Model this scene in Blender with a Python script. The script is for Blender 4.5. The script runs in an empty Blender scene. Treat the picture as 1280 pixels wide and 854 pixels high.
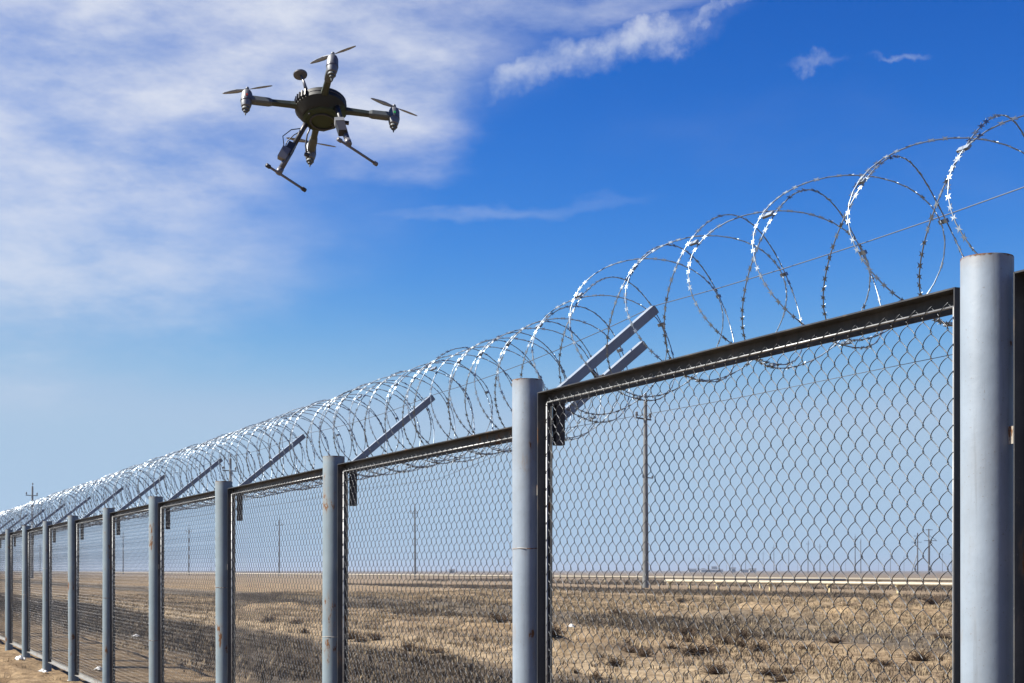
import bpy, math, random
from mathutils import Vector, Matrix, noise
R_ = math.radians
ORD = ['', 'first', 'second', 'third', 'fourth', 'fifth', 'sixth', 'seventh', 'eighth', 'ninth', 'tenth', 'eleventh', 'twelfth']
rnd = random.Random(7)

# ------------------------------------------------------------------ camera
EYE = 1.65
scene = bpy.context.scene
col = scene.collection
cam = bpy.data.cameras.new('camera')
cam.sensor_width = 36.0
cam.lens = 1800.0 / 1280.0 * 36.0
cam.shift_y = 286.0 / 1280.0
cam.clip_start = 0.05
cam.clip_end = 20000
camo = bpy.data.objects.new('camera', cam)
camo.location = (0, 0, EYE)
camo.rotation_euler = (R_(90), 0, 0)
col.objects.link(camo)
scene.camera = camo

# ------------------------------------------------------------------ exposure
vs = scene.view_settings
vs.view_transform = 'Standard'
vs.look = 'None'
vs.gamma = 1.0
vs.exposure = 1.35

# ------------------------------------------------------------------ sky and sun
SUN_EL, SUN_AZ = 46.0, 269.0           # azimuth clockwise from +Y
world = bpy.data.worlds.new('World')
scene.world = world
world.use_nodes = True


class NT:
    """tiny helper to write shader node trees"""
    def __init__(self, tree):
        self.t = tree
        tree.nodes.clear()

    def n(self, kind, **kw):
        nd = self.t.nodes.new(kind)
        for k, v in kw.items():
            setattr(nd, k, v)
        return nd

    def put(self, sock, v):
        if isinstance(v, bpy.types.NodeSocket):
            self.t.links.new(v, sock)
        elif v is not None:
            if isinstance(v, (tuple, list)) and len(v) == 3 and len(sock.default_value) == 4:
                v = (*v, 1.0)
            sock.default_value = v

    def math(self, op, a, b=None, c=None, clamp=False):
        nd = self.n('ShaderNodeMath', operation=op, use_clamp=clamp)
        for s, v in zip(nd.inputs, (a, b, c)):
            self.put(s, v)
        return nd.outputs[0]

    def vmath(self, op, a, b=None, scale=None):
        nd = self.n('ShaderNodeVectorMath', operation=op)
        self.put(nd.inputs[0], a)
        if b is not None:
            self.put(nd.inputs[1], b)
        if scale is not None:
            self.put(nd.inputs['Scale'], scale)
        return nd.outputs['Value'] if op in ('DOT_PRODUCT', 'LENGTH') else nd.outputs[0]

    def mix(self, f, a, b, mode='MIX'):
        nd = self.n('ShaderNodeMix', data_type='RGBA', blend_type=mode)
        self.put(nd.inputs[0], f)
        self.put(nd.inputs[6], a)
        self.put(nd.inputs[7], b)
        return nd.outputs[2]

    def noise(self, vec, scale, detail=5, rough=0.55, dist=0.0, color=False):
        nd = self.n('ShaderNodeTexNoise')
        self.put(nd.inputs['Vector'], vec)
        self.put(nd.inputs['Scale'], scale)
        self.put(nd.inputs['Detail'], detail)
        self.put(nd.inputs['Roughness'], rough)
        self.put(nd.inputs['Distortion'], dist)
        return nd.outputs['Color' if color else 'Fac']

    def ramp(self, v, a, b, lo=0.0, hi=1.0, smooth=True):
        nd = self.n('ShaderNodeMapRange', interpolation_type='SMOOTHSTEP' if smooth else 'LINEAR')
        self.put(nd.inputs[0], v)
        for i, x in zip((1, 2, 3, 4), (a, b, lo, hi)):
            self.put(nd.inputs[i], x)
        return nd.outputs[0]


def sky_world():
    g = NT(world.node_tree)
    out = g.n('ShaderNodeOutputWorld')
    bg = g.n('ShaderNodeBackground')
    sky = g.n('ShaderNodeTexSky', sky_type='NISHITA')
    sky.sun_disc = False
    sky.sun_elevation = R_(SUN_EL)
    sky.sun_rotation = R_(SUN_AZ)
    sky.altitude = 0
    sky.air_density = 0.6
    sky.dust_density = 0.0
    sky.ozone_density = 1.0
    # deepen the blue: one grade for the whole sky, worked out in picture values
    K = 0.1026
    K1 = 1.0 / (SKY_STRENGTH * 2 ** vs.exposure)
    sep = g.n('ShaderNodeSeparateColor')
    g.put(sep.inputs[0], sky.outputs[0])
    cmb = g.n('ShaderNodeCombineColor')
    for i, (pw, gain, lim) in enumerate(SKY_GRADE):
        v = g.math('MULTIPLY', g.math('POWER', g.math('MULTIPLY', sep.outputs[i], K), pw), gain)
        v = g.math('SMOOTH_MIN', v, lim, 0.28)
        g.put(cmb.inputs[i], g.math('MULTIPLY', g.math('MAXIMUM', v, 0.004), K1))
    skyc = cmb.outputs[0]
    tc = g.n('ShaderNodeTexCoord')
    d = tc.outputs['Generated']
    # streaky coordinates: the cirrus runs up to the right
    mp = g.n('ShaderNodeMapping')
    mp.inputs['Rotation'].default_value = (0, R_(20), 0)
    mp.inputs['Scale'].default_value = (1.0, 1.0, 2.6)
    g.put(mp.inputs[0], d)
    st = mp.outputs[0]
    warp = g.vmath('SUBTRACT', g.noise(st, 5.0, 6, 0.6, color=True), (0.5, 0.5, 0.5))
    dw = g.vmath('ADD', d, g.vmath('SCALE', warp, scale=0.11))
    warp2 = g.vmath('SUBTRACT', g.noise(d, 26.0, 6, 0.62, color=True), (0.5, 0.5, 0.5))
    dp = g.vmath('ADD', d, g.vmath('SCALE', warp2, scale=0.045))

    def blob(vec, px, py, a, b, rot, edge0, edge1):
        c = Vector(((px - 640) / 1800, 1, (713 - py) / 1800)).normalized()
        e1 = Vector((1, 0, 0)) - c * c.x
        e1.normalize()
        e2 = c.cross(e1)
        if e2.z < 0:
            e2 = -e2
        r = R_(rot)
        f1 = e1 * math.cos(r) + e2 * math.sin(r)
        f2 = -e1 * math.sin(r) + e2 * math.cos(r)
        v = g.vmath('SUBTRACT', vec, tuple(c))
        s = g.vmath('DOT_PRODUCT', v, tuple(f1 * (1800.0 / a)))
        t = g.vmath('DOT_PRODUCT', v, tuple(f2 * (1800.0 / b)))
        k = g.vmath('DOT_PRODUCT', v, tuple(c * 3.0))
        q = g.math('ADD', g.math('MULTIPLY', s, s), g.math('MULTIPLY', t, t))
        q = g.math('SQRT', g.math('ADD', q, g.math('MULTIPLY', k, k)))
        return g.ramp(q, edge1, edge0)

    n1 = g.noise(st, 7.0, 8, 0.62)
    n2 = g.noise(st, 22.0, 6, 0.6)
    tex = g.math('ADD', g.math('MULTIPLY', n1, 0.75), g.math('MULTIPLY', n2, 0.25))
    wisp = g.ramp(tex, 0.30, 0.70)
    m = g.math('MULTIPLY', blob(dw, 280, 30, 440, 200, 12, 0.35, 1.1), 1.0)
    m = g.math('MAXIMUM', m, g.math('MULTIPLY', blob(dw, 60, 190, 470, 170, 8, 0.2, 1.15), 0.88))
    m = g.math('MAXIMUM', m, g.math('MULTIPLY', blob(dw, 40, 350, 430, 150, 12, 0.15, 1.2), 0.8))
    m = g.math('MAXIMUM', m, g.math('MULTIPLY', blob(dw, 490, 90, 120, 120, 40, 0.35, 1.15), 1.0))
    m = g.math('MAXIMUM', m, g.math('MULTIPLY', blob(dw, 640, 0, 300, 38, 8, 0.1, 1.2), 0.75))
    m = g.math('MAXIMUM', m, g.math('MULTIPLY', blob(dw, 0, 440, 300, 75, 8, 0.1, 1.2), 0.5))
    m = g.math('MAXIMUM', m, g.math('MULTIPLY', blob(dw, 600, 262, 200, 16, 2, 0.1, 1.2), 0.25))
    dens = g.math('MULTIPLY', m, g.math('ADD', g.math('MULTIPLY', wisp, 0.62), 0.36))
    n3 = g.noise(d, 34.0, 7, 0.6)
    puff = g.ramp(n3, 0.30, 0.62)
    p = blob(dp, 745, 66, 155, 26, 17, 0.1, 1.25)
    p = g.math('MAXIMUM', p, g.math('MULTIPLY', blob(dp, 800, 45, 75, 25, 12, 0.3, 1.2), 1.0))
    p = g.math('MAXIMUM', p, g.math('MULTIPLY', blob(dp, 650, 88, 55, 22, 20, 0.2, 1.2), 0.9))
    p = g.math('MAXIMUM', p, g.math('MULTIPLY', blob(dp, 890, 18, 50, 9, 30, 0.1, 1.2), 0.6))
    p = g.math('MAXIMUM', p, g.math('MULTIPLY', blob(dp, 1018, 78, 36, 7, 12, 0.0, 1.3), 0.34))
    p = g.math('MAXIMUM', p, g.math('MULTIPLY', blob(dp, 1122, 67, 38, 6, 0, 0.1, 1.2), 0.4))
    p = g.math('MULTIPLY', p, g.math('ADD', g.math('MULTIPLY', puff, 0.55), 0.27))
    dens = g.math('MAXIMUM', dens, p)
    # thin cirrus over the whole sky
    thin = g.math('MULTIPLY', g.ramp(g.noise(st, 3.2, 8, 0.6), 0.5, 0.8), 0.05)
    dens = g.math('MAXIMUM', dens, thin)
    cloud = g.mix(g.ramp(n1, 0.3, 0.7), CLOUD_A, CLOUD_B)
    cloud = g.vmath('SCALE', cloud, scale=K1)
    c = g.mix(dens, skyc, cloud)
    g.put(bg.inputs['Color'], c)
    bg.inputs['Strength'].default_value = SKY_STRENGTH
    g.put(out.inputs['Surface'], bg.outputs[0])


SKY_STRENGTH = 0.05
SKY_GRADE = ((3.5, 46.0, 0.40), (1.75, 3.0, 0.565), (1.15, 2.1, 0.76))
CLOUD_A = (0.50, 0.59, 0.78)
CLOUD_B = (0.74, 0.78, 0.88)
sky_world()

sun = bpy.data.lights.new('sun', 'SUN')
sun.energy = 5.0
sun.angle = R_(0.5)
sun.color = (1.0, 0.95, 0.87)
suno = bpy.data.objects.new('sun', sun)
to_sun = Vector((math.sin(R_(SUN_AZ)) * math.cos(R_(SUN_EL)), math.cos(R_(SUN_AZ)) * math.cos(R_(SUN_EL)), math.sin(R_(SUN_EL))))
suno.rotation_euler = to_sun.to_track_quat('Z', 'Y').to_euler()
suno.location = (-20, 5, 30)
col.objects.link(suno)

# ------------------------------------------------------------------ coordinates of the place
U = 0.0033                                   # metres in one survey unit
NN = math.hypot(830, 1800)
FD = Vector((-830 / NN, 1800 / NN, 0))       # along the fence, away from the camera
FH = Vector((1800 / NN, 830 / NN, 0))        # across the fence, to the field side
P0 = Vector(((1000 - 830 * 0.7018) * U, 0.7018 * 1800 * U, 0))
SP = 0.474 * NN * U                          # post spacing, about 3.1 m


def F(u, h, z):
    """fence coordinates: u along from the first post, h to the field side, z up"""
    p = P0 + FD * u + FH * h
    return Vector((p.x, p.y, z))


def q_of(x, y):
    return (Vector((x, y, 0)) - P0).dot(FH)


def ground_at(px, py):
    d = EYE * 1800 / (py - 713.0)
    return (px - 640) / 1800 * d, d


# ------------------------------------------------------------------ mesh helpers
class MB:
    def __init__(self):
        self.v, self.f = [], []

    def add(self, vs_, fs):
        o = len(self.v)
        self.v.extend([tuple(x) for x in vs_])
        self.f.extend([tuple(i + o for i in q) for q in fs])

    def box(self, c, ax, ay, az, sx, sy, sz):
        c = Vector(c)
        vs_ = []
        for k in (-1, 1):
            for j in (-1, 1):
                for i in (-1, 1):
                    vs_.append(c + ax * (i * sx / 2) + ay * (j * sy / 2) + az * (k * sz / 2))
        fs = [(0, 2, 3, 1), (4, 5, 7, 6), (0, 1, 5, 4), (2, 6, 7, 3), (0, 4, 6, 2), (1, 3, 7, 5)]
        if ax.cross(ay).dot(az) < 0:
            fs = [tuple(reversed(q)) for q in fs]
        self.add(vs_, fs)

    def abox(self, x0, x1, y0, y1, z0, z1):
        self.box(((x0 + x1) / 2, (y0 + y1) / 2, (z0 + z1) / 2), Vector((1, 0, 0)), Vector((0, 1, 0)), Vector((0, 0, 1)), x1 - x0, y1 - y0, z1 - z0)

    def tube(self, pts, rad, sides=6, caps=True, closed=False):
        pts = [Vector(p) for p in pts]
        n = len(pts)
        rads = rad if isinstance(rad, (list, tuple)) else [rad] * n
        prev = None
        rings = []
        for i, p in enumerate(pts):
            a = pts[i - 1] if i > 0 else (pts[-1] if closed else p)
            b = pts[i + 1] if i < n - 1 else (pts[0] if closed else p)
            t = (b - a)
            t = t.normalized() if t.length > 1e-9 else Vector((0, 0, 1))
            if prev is None:
                up = Vector((0, 0, 1)) if abs(t.z) < 0.9 else Vector((1, 0, 0))
                e = t.cross(up).normalized()
            else:
                e = (prev - t * prev.dot(t))
                e = e.normalized() if e.length > 1e-6 else t.orthogonal().normalized()
            prev = e
            g2 = t.cross(e)
            rings.append([p + (e * math.cos(2 * math.pi * k / sides) + g2 * math.sin(2 * math.pi * k / sides)) * rads[i] for k in range(sides)])
        vs_ = [x for r in rings for x in r]
        fs = []
        m = n if closed else n - 1
        for i in range(m):
            j = (i + 1) % n
            for k in range(sides):
                l = (k + 1) % sides
                fs.append((i * sides + k, i * sides + l, j * sides + l, j * sides + k))
        if caps and not closed:
            fs.append(tuple(reversed(range(sides))))
            fs.append(tuple((n - 1) * sides + k for k in range(sides)))
        self.add(vs_, fs)

    def lathe(self, prof, sides=24, M=None):
        """prof: list of (r, z)"""
        vs_, fs = [], []
        for r, z in prof:
            for k in range(sides):
                a = 2 * math.pi * k / sides
                vs_.append(Vector((r * math.cos(a), r * math.sin(a), z)))
        for i in range(len(prof) - 1):
            for k in range(sides):
                l = (k + 1) % sides
                fs.append((i * sides + k, i * sides + l, (i + 1) * sides + l, (i + 1) * sides + k))
        fs.append(tuple(reversed(range(sides))))
        fs.append(tuple((len(prof) - 1) * sides + k for k in range(sides)))
        if M is not None:
            vs_ = [M @ x for x in vs_]
        self.add(vs_, fs)

    def mesh(self, name, smooth=False):
        me = bpy.data.meshes.new(name)
        me.from_pydata(self.v, [], self.f)
        if smooth:
            me.polygons.foreach_set('use_smooth', [True] * len(self.f))
        me.update()
        return me

    def build(self, name, mat, parent=None, smooth=False, sharp=None):
        me = self.mesh(name, smooth)
        if sharp:
            me.set_sharp_from_angle(angle=R_(sharp))
        me.materials.append(mat)
        return link(name, me, parent)


def link(name, data, parent=None, loc=None):
    o = bpy.data.objects.new(name, data)
    col.objects.link(o)
    if parent is not None:
        o.parent = parent
    if loc is not None:
        o.location = loc
    return o


def empty(name, loc=(0, 0, 0), rz=0.0):
    o = bpy.data.objects.new(name, None)
    o.empty_display_size = 0.1
    o.location = loc
    o.rotation_euler = (0, 0, rz)
    col.objects.link(o)
    return o


def tag(o, label, cat, group=None):
    o['label'] = label
    o['category'] = cat
    if group:
        o['group'] = group
    return o


def clone(o, parent=None):
    c = o.copy()
    col.objects.link(c)
    if parent is not None:
        c.parent = parent
    for ch in list(o.children):
        clone(ch, c)
    return c


# ------------------------------------------------------------------ materials
def principled(name, base, rough=0.6, metal=0.0, spec=0.5, var=0.0, vscale=8.0, bump=0.0, bscale=60.0):
    m = bpy.data.materials.new(name)
    m.use_nodes = True
    g = NT(m.node_tree)
    out = g.n('ShaderNodeOutputMaterial')
    b = g.n('ShaderNodeBsdfPrincipled')
    b.inputs['Roughness'].default_value = rough
    b.inputs['Metallic'].default_value = metal
    b.inputs['Specular IOR Level'].default_value = spec
    tc = g.n('ShaderNodeTexCoord')
    obj = tc.outputs['Object']
    colr = None
    if var > 0:
        nz = g.noise(obj, vscale, 6, 0.6)
        dk = tuple(x * (1 - var) for x in base)
        lt = tuple(min(1, x * (1 + var)) for x in base)
        colr = g.mix(g.ramp(nz, 0.3, 0.7), dk, lt)
        g.put(b.inputs['Base Color'], colr)
    else:
        b.inputs['Base Color'].default_value = (*base, 1)
    if bump > 0:
        bn = g.n('ShaderNodeBump')
        bn.inputs['Strength'].default_value = bump
        bn.inputs['Distance'].default_value = 0.01
        g.put(bn.inputs['Height'], g.noise(obj, bscale, 5, 0.6))
        g.put(b.inputs['Normal'], bn.outputs[0])
    g.put(out.inputs['Surface'], b.outputs[0])
    return m, g, b, obj, colr


def mat(*a, **k):
    return principled(*a, **k)[0]


def painted_steel(name, base, rust=0.5, rough=0.42, rim=None, streak=True):
    """paint with rust spots, vertical runs and faint dirt; rim = height of a rusty cut edge"""
    m, g, b, obj, colr = principled(name, base, rough, spec=0.3, var=0.10, vscale=5.0)
    info = g.n('ShaderNodeObjectInfo')
    off = g.vmath('SCALE', (13.0, 7.0, 29.0), scale=info.outputs['Random'])
    p = g.vmath('ADD', obj, off)
    mp = g.n('ShaderNodeMapping')
    mp.inputs['Scale'].default_value = (1.0, 1.0, 0.35)
    g.put(mp.inputs[0], p)
    sp = g.noise(mp.outputs[0], 16.0, 7, 0.66)
    big = g.noise(p, 2.1, 3, 0.5)
    thr = g.math('SUBTRACT', 0.78 - 0.10 * rust, g.math('MULTIPLY', g.math('SUBTRACT', big, 0.5), 0.45))
    mask = g.ramp(g.math('SUBTRACT', sp, thr), 0.0, 0.035)
    halo = g.math('MULTIPLY', g.ramp(g.math('SUBTRACT', sp, thr), -0.10, 0.02), 0.28)
    if rim is not None:
        sx = g.n('ShaderNodeSeparateXYZ')
        g.put(sx.inputs[0], obj)
        e = g.math('ADD', sx.outputs[2], g.math('MULTIPLY', g.math('SUBTRACT', g.noise(p, 40.0, 4, 0.6), 0.5), 0.035))
        mask = g.math('MAXIMUM', mask, g.ramp(e, rim - 0.006, rim + 0.001))
        halo = g.math('MAXIMUM', halo, g.math('MULTIPLY', g.ramp(e, rim - 0.05, rim), 0.25))
    rustc = g.mix(g.noise(p, 60.0, 4, 0.6), (0.045, 0.018, 0.008), (0.19, 0.09, 0.035))
    dirt = g.mix(g.math('MULTIPLY', g.ramp(g.noise(mp.outputs[0], 6.0, 6, 0.65), 0.45, 0.8), 0.45), colr, (0.16, 0.155, 0.145))
    run = g.n('ShaderNodeMapping')
    run.inputs['Scale'].default_value = (1.0, 1.0, 0.05)
    g.put(run.inputs[0], p)
    rn = g.noise(run.outputs[0], 55.0, 5, 0.6)
    dirt = g.mix(g.math('MULTIPLY', g.ramp(rn, 0.55, 0.75), 0.40), dirt, g.mix(1.0, dirt, (0.62, 0.60, 0.57), 'MULTIPLY'))
    scr = g.noise(p, 120.0, 3, 0.5)
    dirt = g.mix(g.math('MULTIPLY', g.ramp(scr, 0.66, 0.72), 0.5), dirt, (0.12, 0.11, 0.10))
    c = g.mix(halo, dirt, (0.20, 0.14, 0.08))
    c = g.mix(mask, c, rustc)
    g.put(b.inputs['Base Color'], c)
    g.put(b.inputs['Roughness'], g.ramp(mask, 0, 1, rough, 0.85))
    bn = g.n('ShaderNodeBump')
    bn.inputs['Strength'].default_value = 0.22
    bn.inputs['Distance'].default_value = 0.004
    g.put(bn.inputs['Height'], g.math('ADD', g.noise(p, 30.0, 5, 0.6), g.math('MULTIPLY', mask, 0.6)))
    g.put(b.inputs['Normal'], bn.outputs[0])
    return m


M = {}
M['frame'] = painted_steel('frame_paint_shaded', (0.034, 0.036, 0.04), 1.1, 0.5)  # light paint darkened so the rails' shade is in the colour
M['arm'] = painted_steel('arm_paint', (0.20, 0.235, 0.275), 0.5)
M['plate'] = painted_steel('plate_paint', (0.34, 0.32, 0.28), 2.6)
M['bottom_rail'] = painted_steel('bottom_rail_paint', (0.22, 0.22, 0.205), 1.6)
M['chain'] = mat('chain_wire', (0.060, 0.063, 0.068), 0.40, 1.0, var=0.18, vscale=3.0)
M['rod'] = mat('rod_steel', (0.25, 0.255, 0.255), 0.45, 0.5, var=0.25, vscale=12.0)
M['razor'] = mat('razor_steel', (0.25, 0.29, 0.33), 0.46, 0.9, var=0.15, vscale=4.0)
M['barb'] = mat('barb_steel', (0.21, 0.245, 0.28), 0.48, 0.9, var=0.12, vscale=9.0)
M['strand'] = mat('strand_wire', (0.2, 0.21, 0.22), 0.4, 0.8)
M['black_and_shade_steel'] = mat('black_and_shade_steel', (0.03, 0.03, 0.032), 0.6, 0.2, var=0.3, vscale=20)  # the clamp's own black; also paints shade on leg bars and bar tips
M['concrete'] = mat('pole_concrete', (0.14, 0.14, 0.132), 0.85, var=0.18, vscale=1.2, bump=0.4, bscale=14)
M['wood'] = mat('pole_wood', (0.06, 0.055, 0.05), 0.9, var=0.25, vscale=1.5)
M['dark_metal'] = mat('dark_metal', (0.05, 0.05, 0.055), 0.6, 0.3)
M['porcelain'] = mat('insulator', (0.09, 0.08, 0.075), 0.3)
M['pipe'] = painted_steel('pipeline_paint', (0.37, 0.32, 0.23), 0.6, 0.5)
M['pipe_leg'] = painted_steel('pipeline_leg_paint', (0.46, 0.37, 0.20), 0.7, 0.6)
M['bwall'] = mat('far_wall', (0.25, 0.25, 0.25), 0.9, var=0.1, vscale=0.2)
M['bwhite'] = mat('far_white_wall', (0.42, 0.42, 0.41), 0.9, var=0.08, vscale=0.2)
M['broof'] = mat('far_roof', (0.08, 0.085, 0.10), 0.8, var=0.2, vscale=0.2)
M['window'] = mat('far_window', (0.03, 0.04, 0.05), 0.15)
M['litter'] = mat('white_plastic', (0.40, 0.40, 0.39), 0.45, var=0.08, vscale=9.0)


def soil_material():
    m, g, b, obj, _ = principled('steppe_soil', (0.3, 0.24, 0.16), 0.95, spec=0.15)
    geo = g.n('ShaderNodeNewGeometry')
    pos = geo.outputs['Position']
    rel = g.vmath('SUBTRACT', pos, (P0.x, P0.y, 0))
    q = g.vmath('DOT_PRODUCT', rel, tuple(FH))
    u = g.vmath('DOT_PRODUCT', rel, tuple(FD))
    # strips run beside the fence; their edges wander
    cmb = g.n('ShaderNodeCombineXYZ')
    g.put(cmb.inputs[0], g.math('MULTIPLY', u, 0.45))
    g.put(cmb.inputs[1], q)
    s = cmb.outputs[0]
    wob = g.math('SUBTRACT', g.noise(s, 0.16, 6, 0.62), 0.5)
    wob2 = g.math('SUBTRACT', g.noise(s, 0.9, 5, 0.6), 0.5)
    qq = g.math('ADD', q, g.math('MULTIPLY', wob, g.ramp(q, 2, 40, 2.6, 13.0, False)))
    qq = g.math('ADD', qq, g.math('MULTIPLY', wob2, g.ramp(q, 2, 40, 1.4, 5.0, False)))
    lg = g.math('LOGARITHM', g.math('MAXIMUM', g.math('ADD', qq, 2.0), 1.0), 2.0)   # log2(q+2)
    t = g.math('DIVIDE', lg, 10.0)
    cr = g.n('ShaderNodeValToRGB')
    T = lambda x: math.log2(x + 2) / 10.0
    tan, tan2 = (0.38, 0.285, 0.175), (0.43, 0.335, 0.215)
    dk, dk2, mid = (0.115, 0.092, 0.068), (0.165, 0.138, 0.104), (0.29, 0.22, 0.145)
    stops = [(-1, (0.33, 0.235, 0.135)), (2.0, (0.33, 0.24, 0.14)), (3.0, dk), (6.6, dk), (7.6, tan2), (9.8, tan2), (11.2, mid),
             (13.5, tan), (16.0, tan), (17.8, dk2), (21, dk2), (23.5, tan), (31, tan2), (40, tan), (45, dk), (62, (0.10, 0.084, 0.066)), (72, mid), (110, (0.21, 0.165, 0.12)),
             (200, (0.19, 0.155, 0.12)), (900, (0.17, 0.15, 0.13))]
    el = cr.color_ramp.elements
    for i, (p, c) in enumerate(stops):
        e = el[i] if i < 2 else el.new(0.5)
        e.position = T(p)
        e.color = (*c, 1)
    # positions can be reordered on assignment, so write them once more in order
    for e, (p, c) in zip(sorted(el, key=lambda k: k.position), stops):
        e.color = (*c, 1)
    g.put(cr.inputs[0], t)
    base = cr.outputs[0]
    # patches of dead growth and bare sand
    pn = g.noise(s, 0.55, 8, 0.66)
    base = g.mix(g.math('MULTIPLY', g.ramp(pn, 0.50, 0.66), 0.55), base, (0.17, 0.135, 0.095))
    base = g.mix(g.math('MULTIPLY', g.ramp(pn, 0.44, 0.30), 0.55), base, (0.44, 0.345, 0.225))
    fn = g.noise(pos, 2.6, 9, 0.74)
    base = g.mix(g.ramp(fn, 0.38, 0.60), g.mix(1.0, base, (0.50, 0.46, 0.42), 'MULTIPLY'), base)
    sp = g.noise(pos, 11.0, 5, 0.7)
    base = g.mix(g.math('MULTIPLY', g.ramp(sp, 0.55, 0.66), 0.65), base, (0.10, 0.075, 0.05))
    base = g.mix(1.0, base, (0.71, 0.695, 0.665), 'MULTIPLY')
    g.put(b.inputs['Base Color'], base)
    bn = g.n('ShaderNodeBump')
    bn.inputs['Strength'].default_value = 0.9
    bn.inputs['Distance'].default_value = 0.12
    g.put(bn.inputs['Height'], g.math('ADD', g.noise(pos, 1.7, 8, 0.65), g.math('MULTIPLY', g.noise(pos, 7.0, 6, 0.7), 0.5)))
    g.put(b.inputs['Normal'], bn.outputs[0])
    return m


M['soil'] = soil_material()


def plant_material(name, a, b_, scale):
    m, g, b, obj, _ = principled(name, a, 0.95, spec=0.1)
    geo = g.n('ShaderNodeNewGeometry')
    c = g.mix(g.ramp(g.noise(geo.outputs['Position'], scale, 4, 0.6), 0.3, 0.7), a, b_)
    g.put(b.inputs['Base Color'], c)
    return m


M['grass_grey'] = plant_material('dead_scrub', (0.055, 0.043, 0.030), (0.14, 0.110, 0.078), 1.3)
M['grass_tan'] = plant_material('dry_straw', (0.17, 0.13, 0.08), (0.32, 0.25, 0.155), 0.9)
M['shrub'] = plant_material('shrub_twigs', (0.045, 0.029, 0.018), (0.11, 0.074, 0.046), 2.5)

# ------------------------------------------------------------------ ground
BURROWS = []
PIT_LIST = ((1033, 760, .9), (1052, 761, .8), (1180, 765, 1.3), (1086, 764, .8), (1048, 774, .9), (1036, 780, .8), (1022, 779, .7), (1140, 771, .9),
                  (1105, 778, .6), (848, 763, .8), (812, 770, .7), (700, 811, .6), (730, 813, .6), (690, 745, .8), (930, 775, .9), (965, 765, .8),
                  (560, 760, .8), (600, 765, .8), (470, 755, .8), (535, 782, .7), (625, 787, .7), (345, 760, .8))
for px, py, r in PIT_LIST:
    x, y = ground_at(px, py)
    BURROWS.append((x, y, r))


def gz(x, y):
    q = q_of(x, y)
    d = math.hypot(x, y)
    z = 0.05 * noise.noise((x * 0.35, y * 0.35, 1.0)) + 0.035 * noise.noise((x * 1.1, y * 1.1, 4.0))
    if d < 160:
        z += 0.03 * noise.noise((x * 2.6, y * 2.6, 8.0))
    wob = 4.0 * noise.noise((x * 0.05, y * 0.05, 2.0))
    qq = q + wob
    # sandy bank of spoil beyond the track
    if 18 < qq < 50:
        t = min((qq - 18) / 6.0, (50 - qq) / 9.0, 1.0)
        t = t * t * (3 - 2 * t)
        z += t * (0.12 + 0.22 * noise.noise((x * 0.22, y * 0.22, 5.0)) + 0.13 * noise.noise((x * 0.7, y * 0.7, 6.0)))
    # wheel ruts in the track
    for c in (8.0, 9.6):
        z -= 0.05 * math.exp(-((q - c + 0.25 * wob * 0.3) / 0.25) ** 2)
    if q < 1.5:      # spoil heaped on the near side
        t = min(1, (1.5 - q) / 2.0)
        z += t * (0.10 * noise.noise((x * 0.9, y * 0.9, 9.0)) + 0.06 * abs(noise.noise((x * 3.1, y * 3.1, 2.0))))
    for bx, by, r in BURROWS:
        dx, dy = x - bx, y - by
        if abs(dx) < 3 * r and abs(dy) < 3 * r:
            e = math.hypot(dx, dy * 0.7) / r
            z += -0.7 * math.exp(-(e * 1.6) ** 4) + 0.2 * math.exp(-((e - 1.25) * 2.4) ** 2)
    if d > 250:
        z *= max(0.0, 1 - (d - 250) / 400)
    return z


def make_ground():
    az = [-180, -150, -120, -95, -75, -60, -50, -42, -36]
    az += [-30 + 0.18 * i for i in range(int(62 / 0.18))]
    az += [36, 42, 50, 60, 75, 95, 120, 150]
    rr = [0.0, 1, 2, 3, 4.5, 6, 8, 10, 12, 14, 15.5]
    r = 16.5
    while r < 150:
        rr.append(r)
        r *= 1.0075
    while r < 7000:
        rr.append(r)
        r *= 1.11
    vs_, fs = [(0, 0, gz(0, 0))], []
    na = len(az)
    for r in rr[1:]:
        for a in az:
            x, y = r * math.sin(R_(a)), r * math.cos(R_(a))
            vs_.append((x, y, gz(x, y)))
    for k in range(na):
        fs.append((0, 1 + (k + 1) % na, 1 + k))
    for i in range(len(rr) - 2):
        for k in range(na):
            l = (k + 1) % na
            a, b = 1 + i * na, 1 + (i + 1) * na
            fs.append((a + k, a + l, b + l, b + k))
    me = bpy.data.meshes.new('ground')
    me.from_pydata(vs_, [], fs)
    me.polygons.foreach_set('use_smooth', [True] * len(fs))
    me.update()
    me.materials.append(M['soil'])
    o = link('ground', me)
    o['kind'] = 'structure'


make_ground()

# ------------------------------------------------------------------ fence
NP = 13                                       # posts 0..12, plus one behind the camera's right
TOPS = {-1: 272, 0: 274, 1: 280, 2: 235, 3: 236, 4: 239, 5: 239, 6: 242, 7: 246, 8: 251, 9: 253, 10: 255, 11: 257, 12: 259}
RAILS = {-1: 256, 0: 258, 1: 217, 2: 216, 3: 218, 4: 220, 5: 221, 6: 224, 7: 228, 8: 232, 9: 235, 10: 238, 11: 240, 12: 242}


def post_top(n):
    return EYE + TOPS[n] * U


def rail_z(n):
    return EYE + RAILS[n] * U


FZ = math.atan2(-FD.y, -FD.x)                 # local x runs back towards the camera's right end
POST_R = 0.0745


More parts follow.
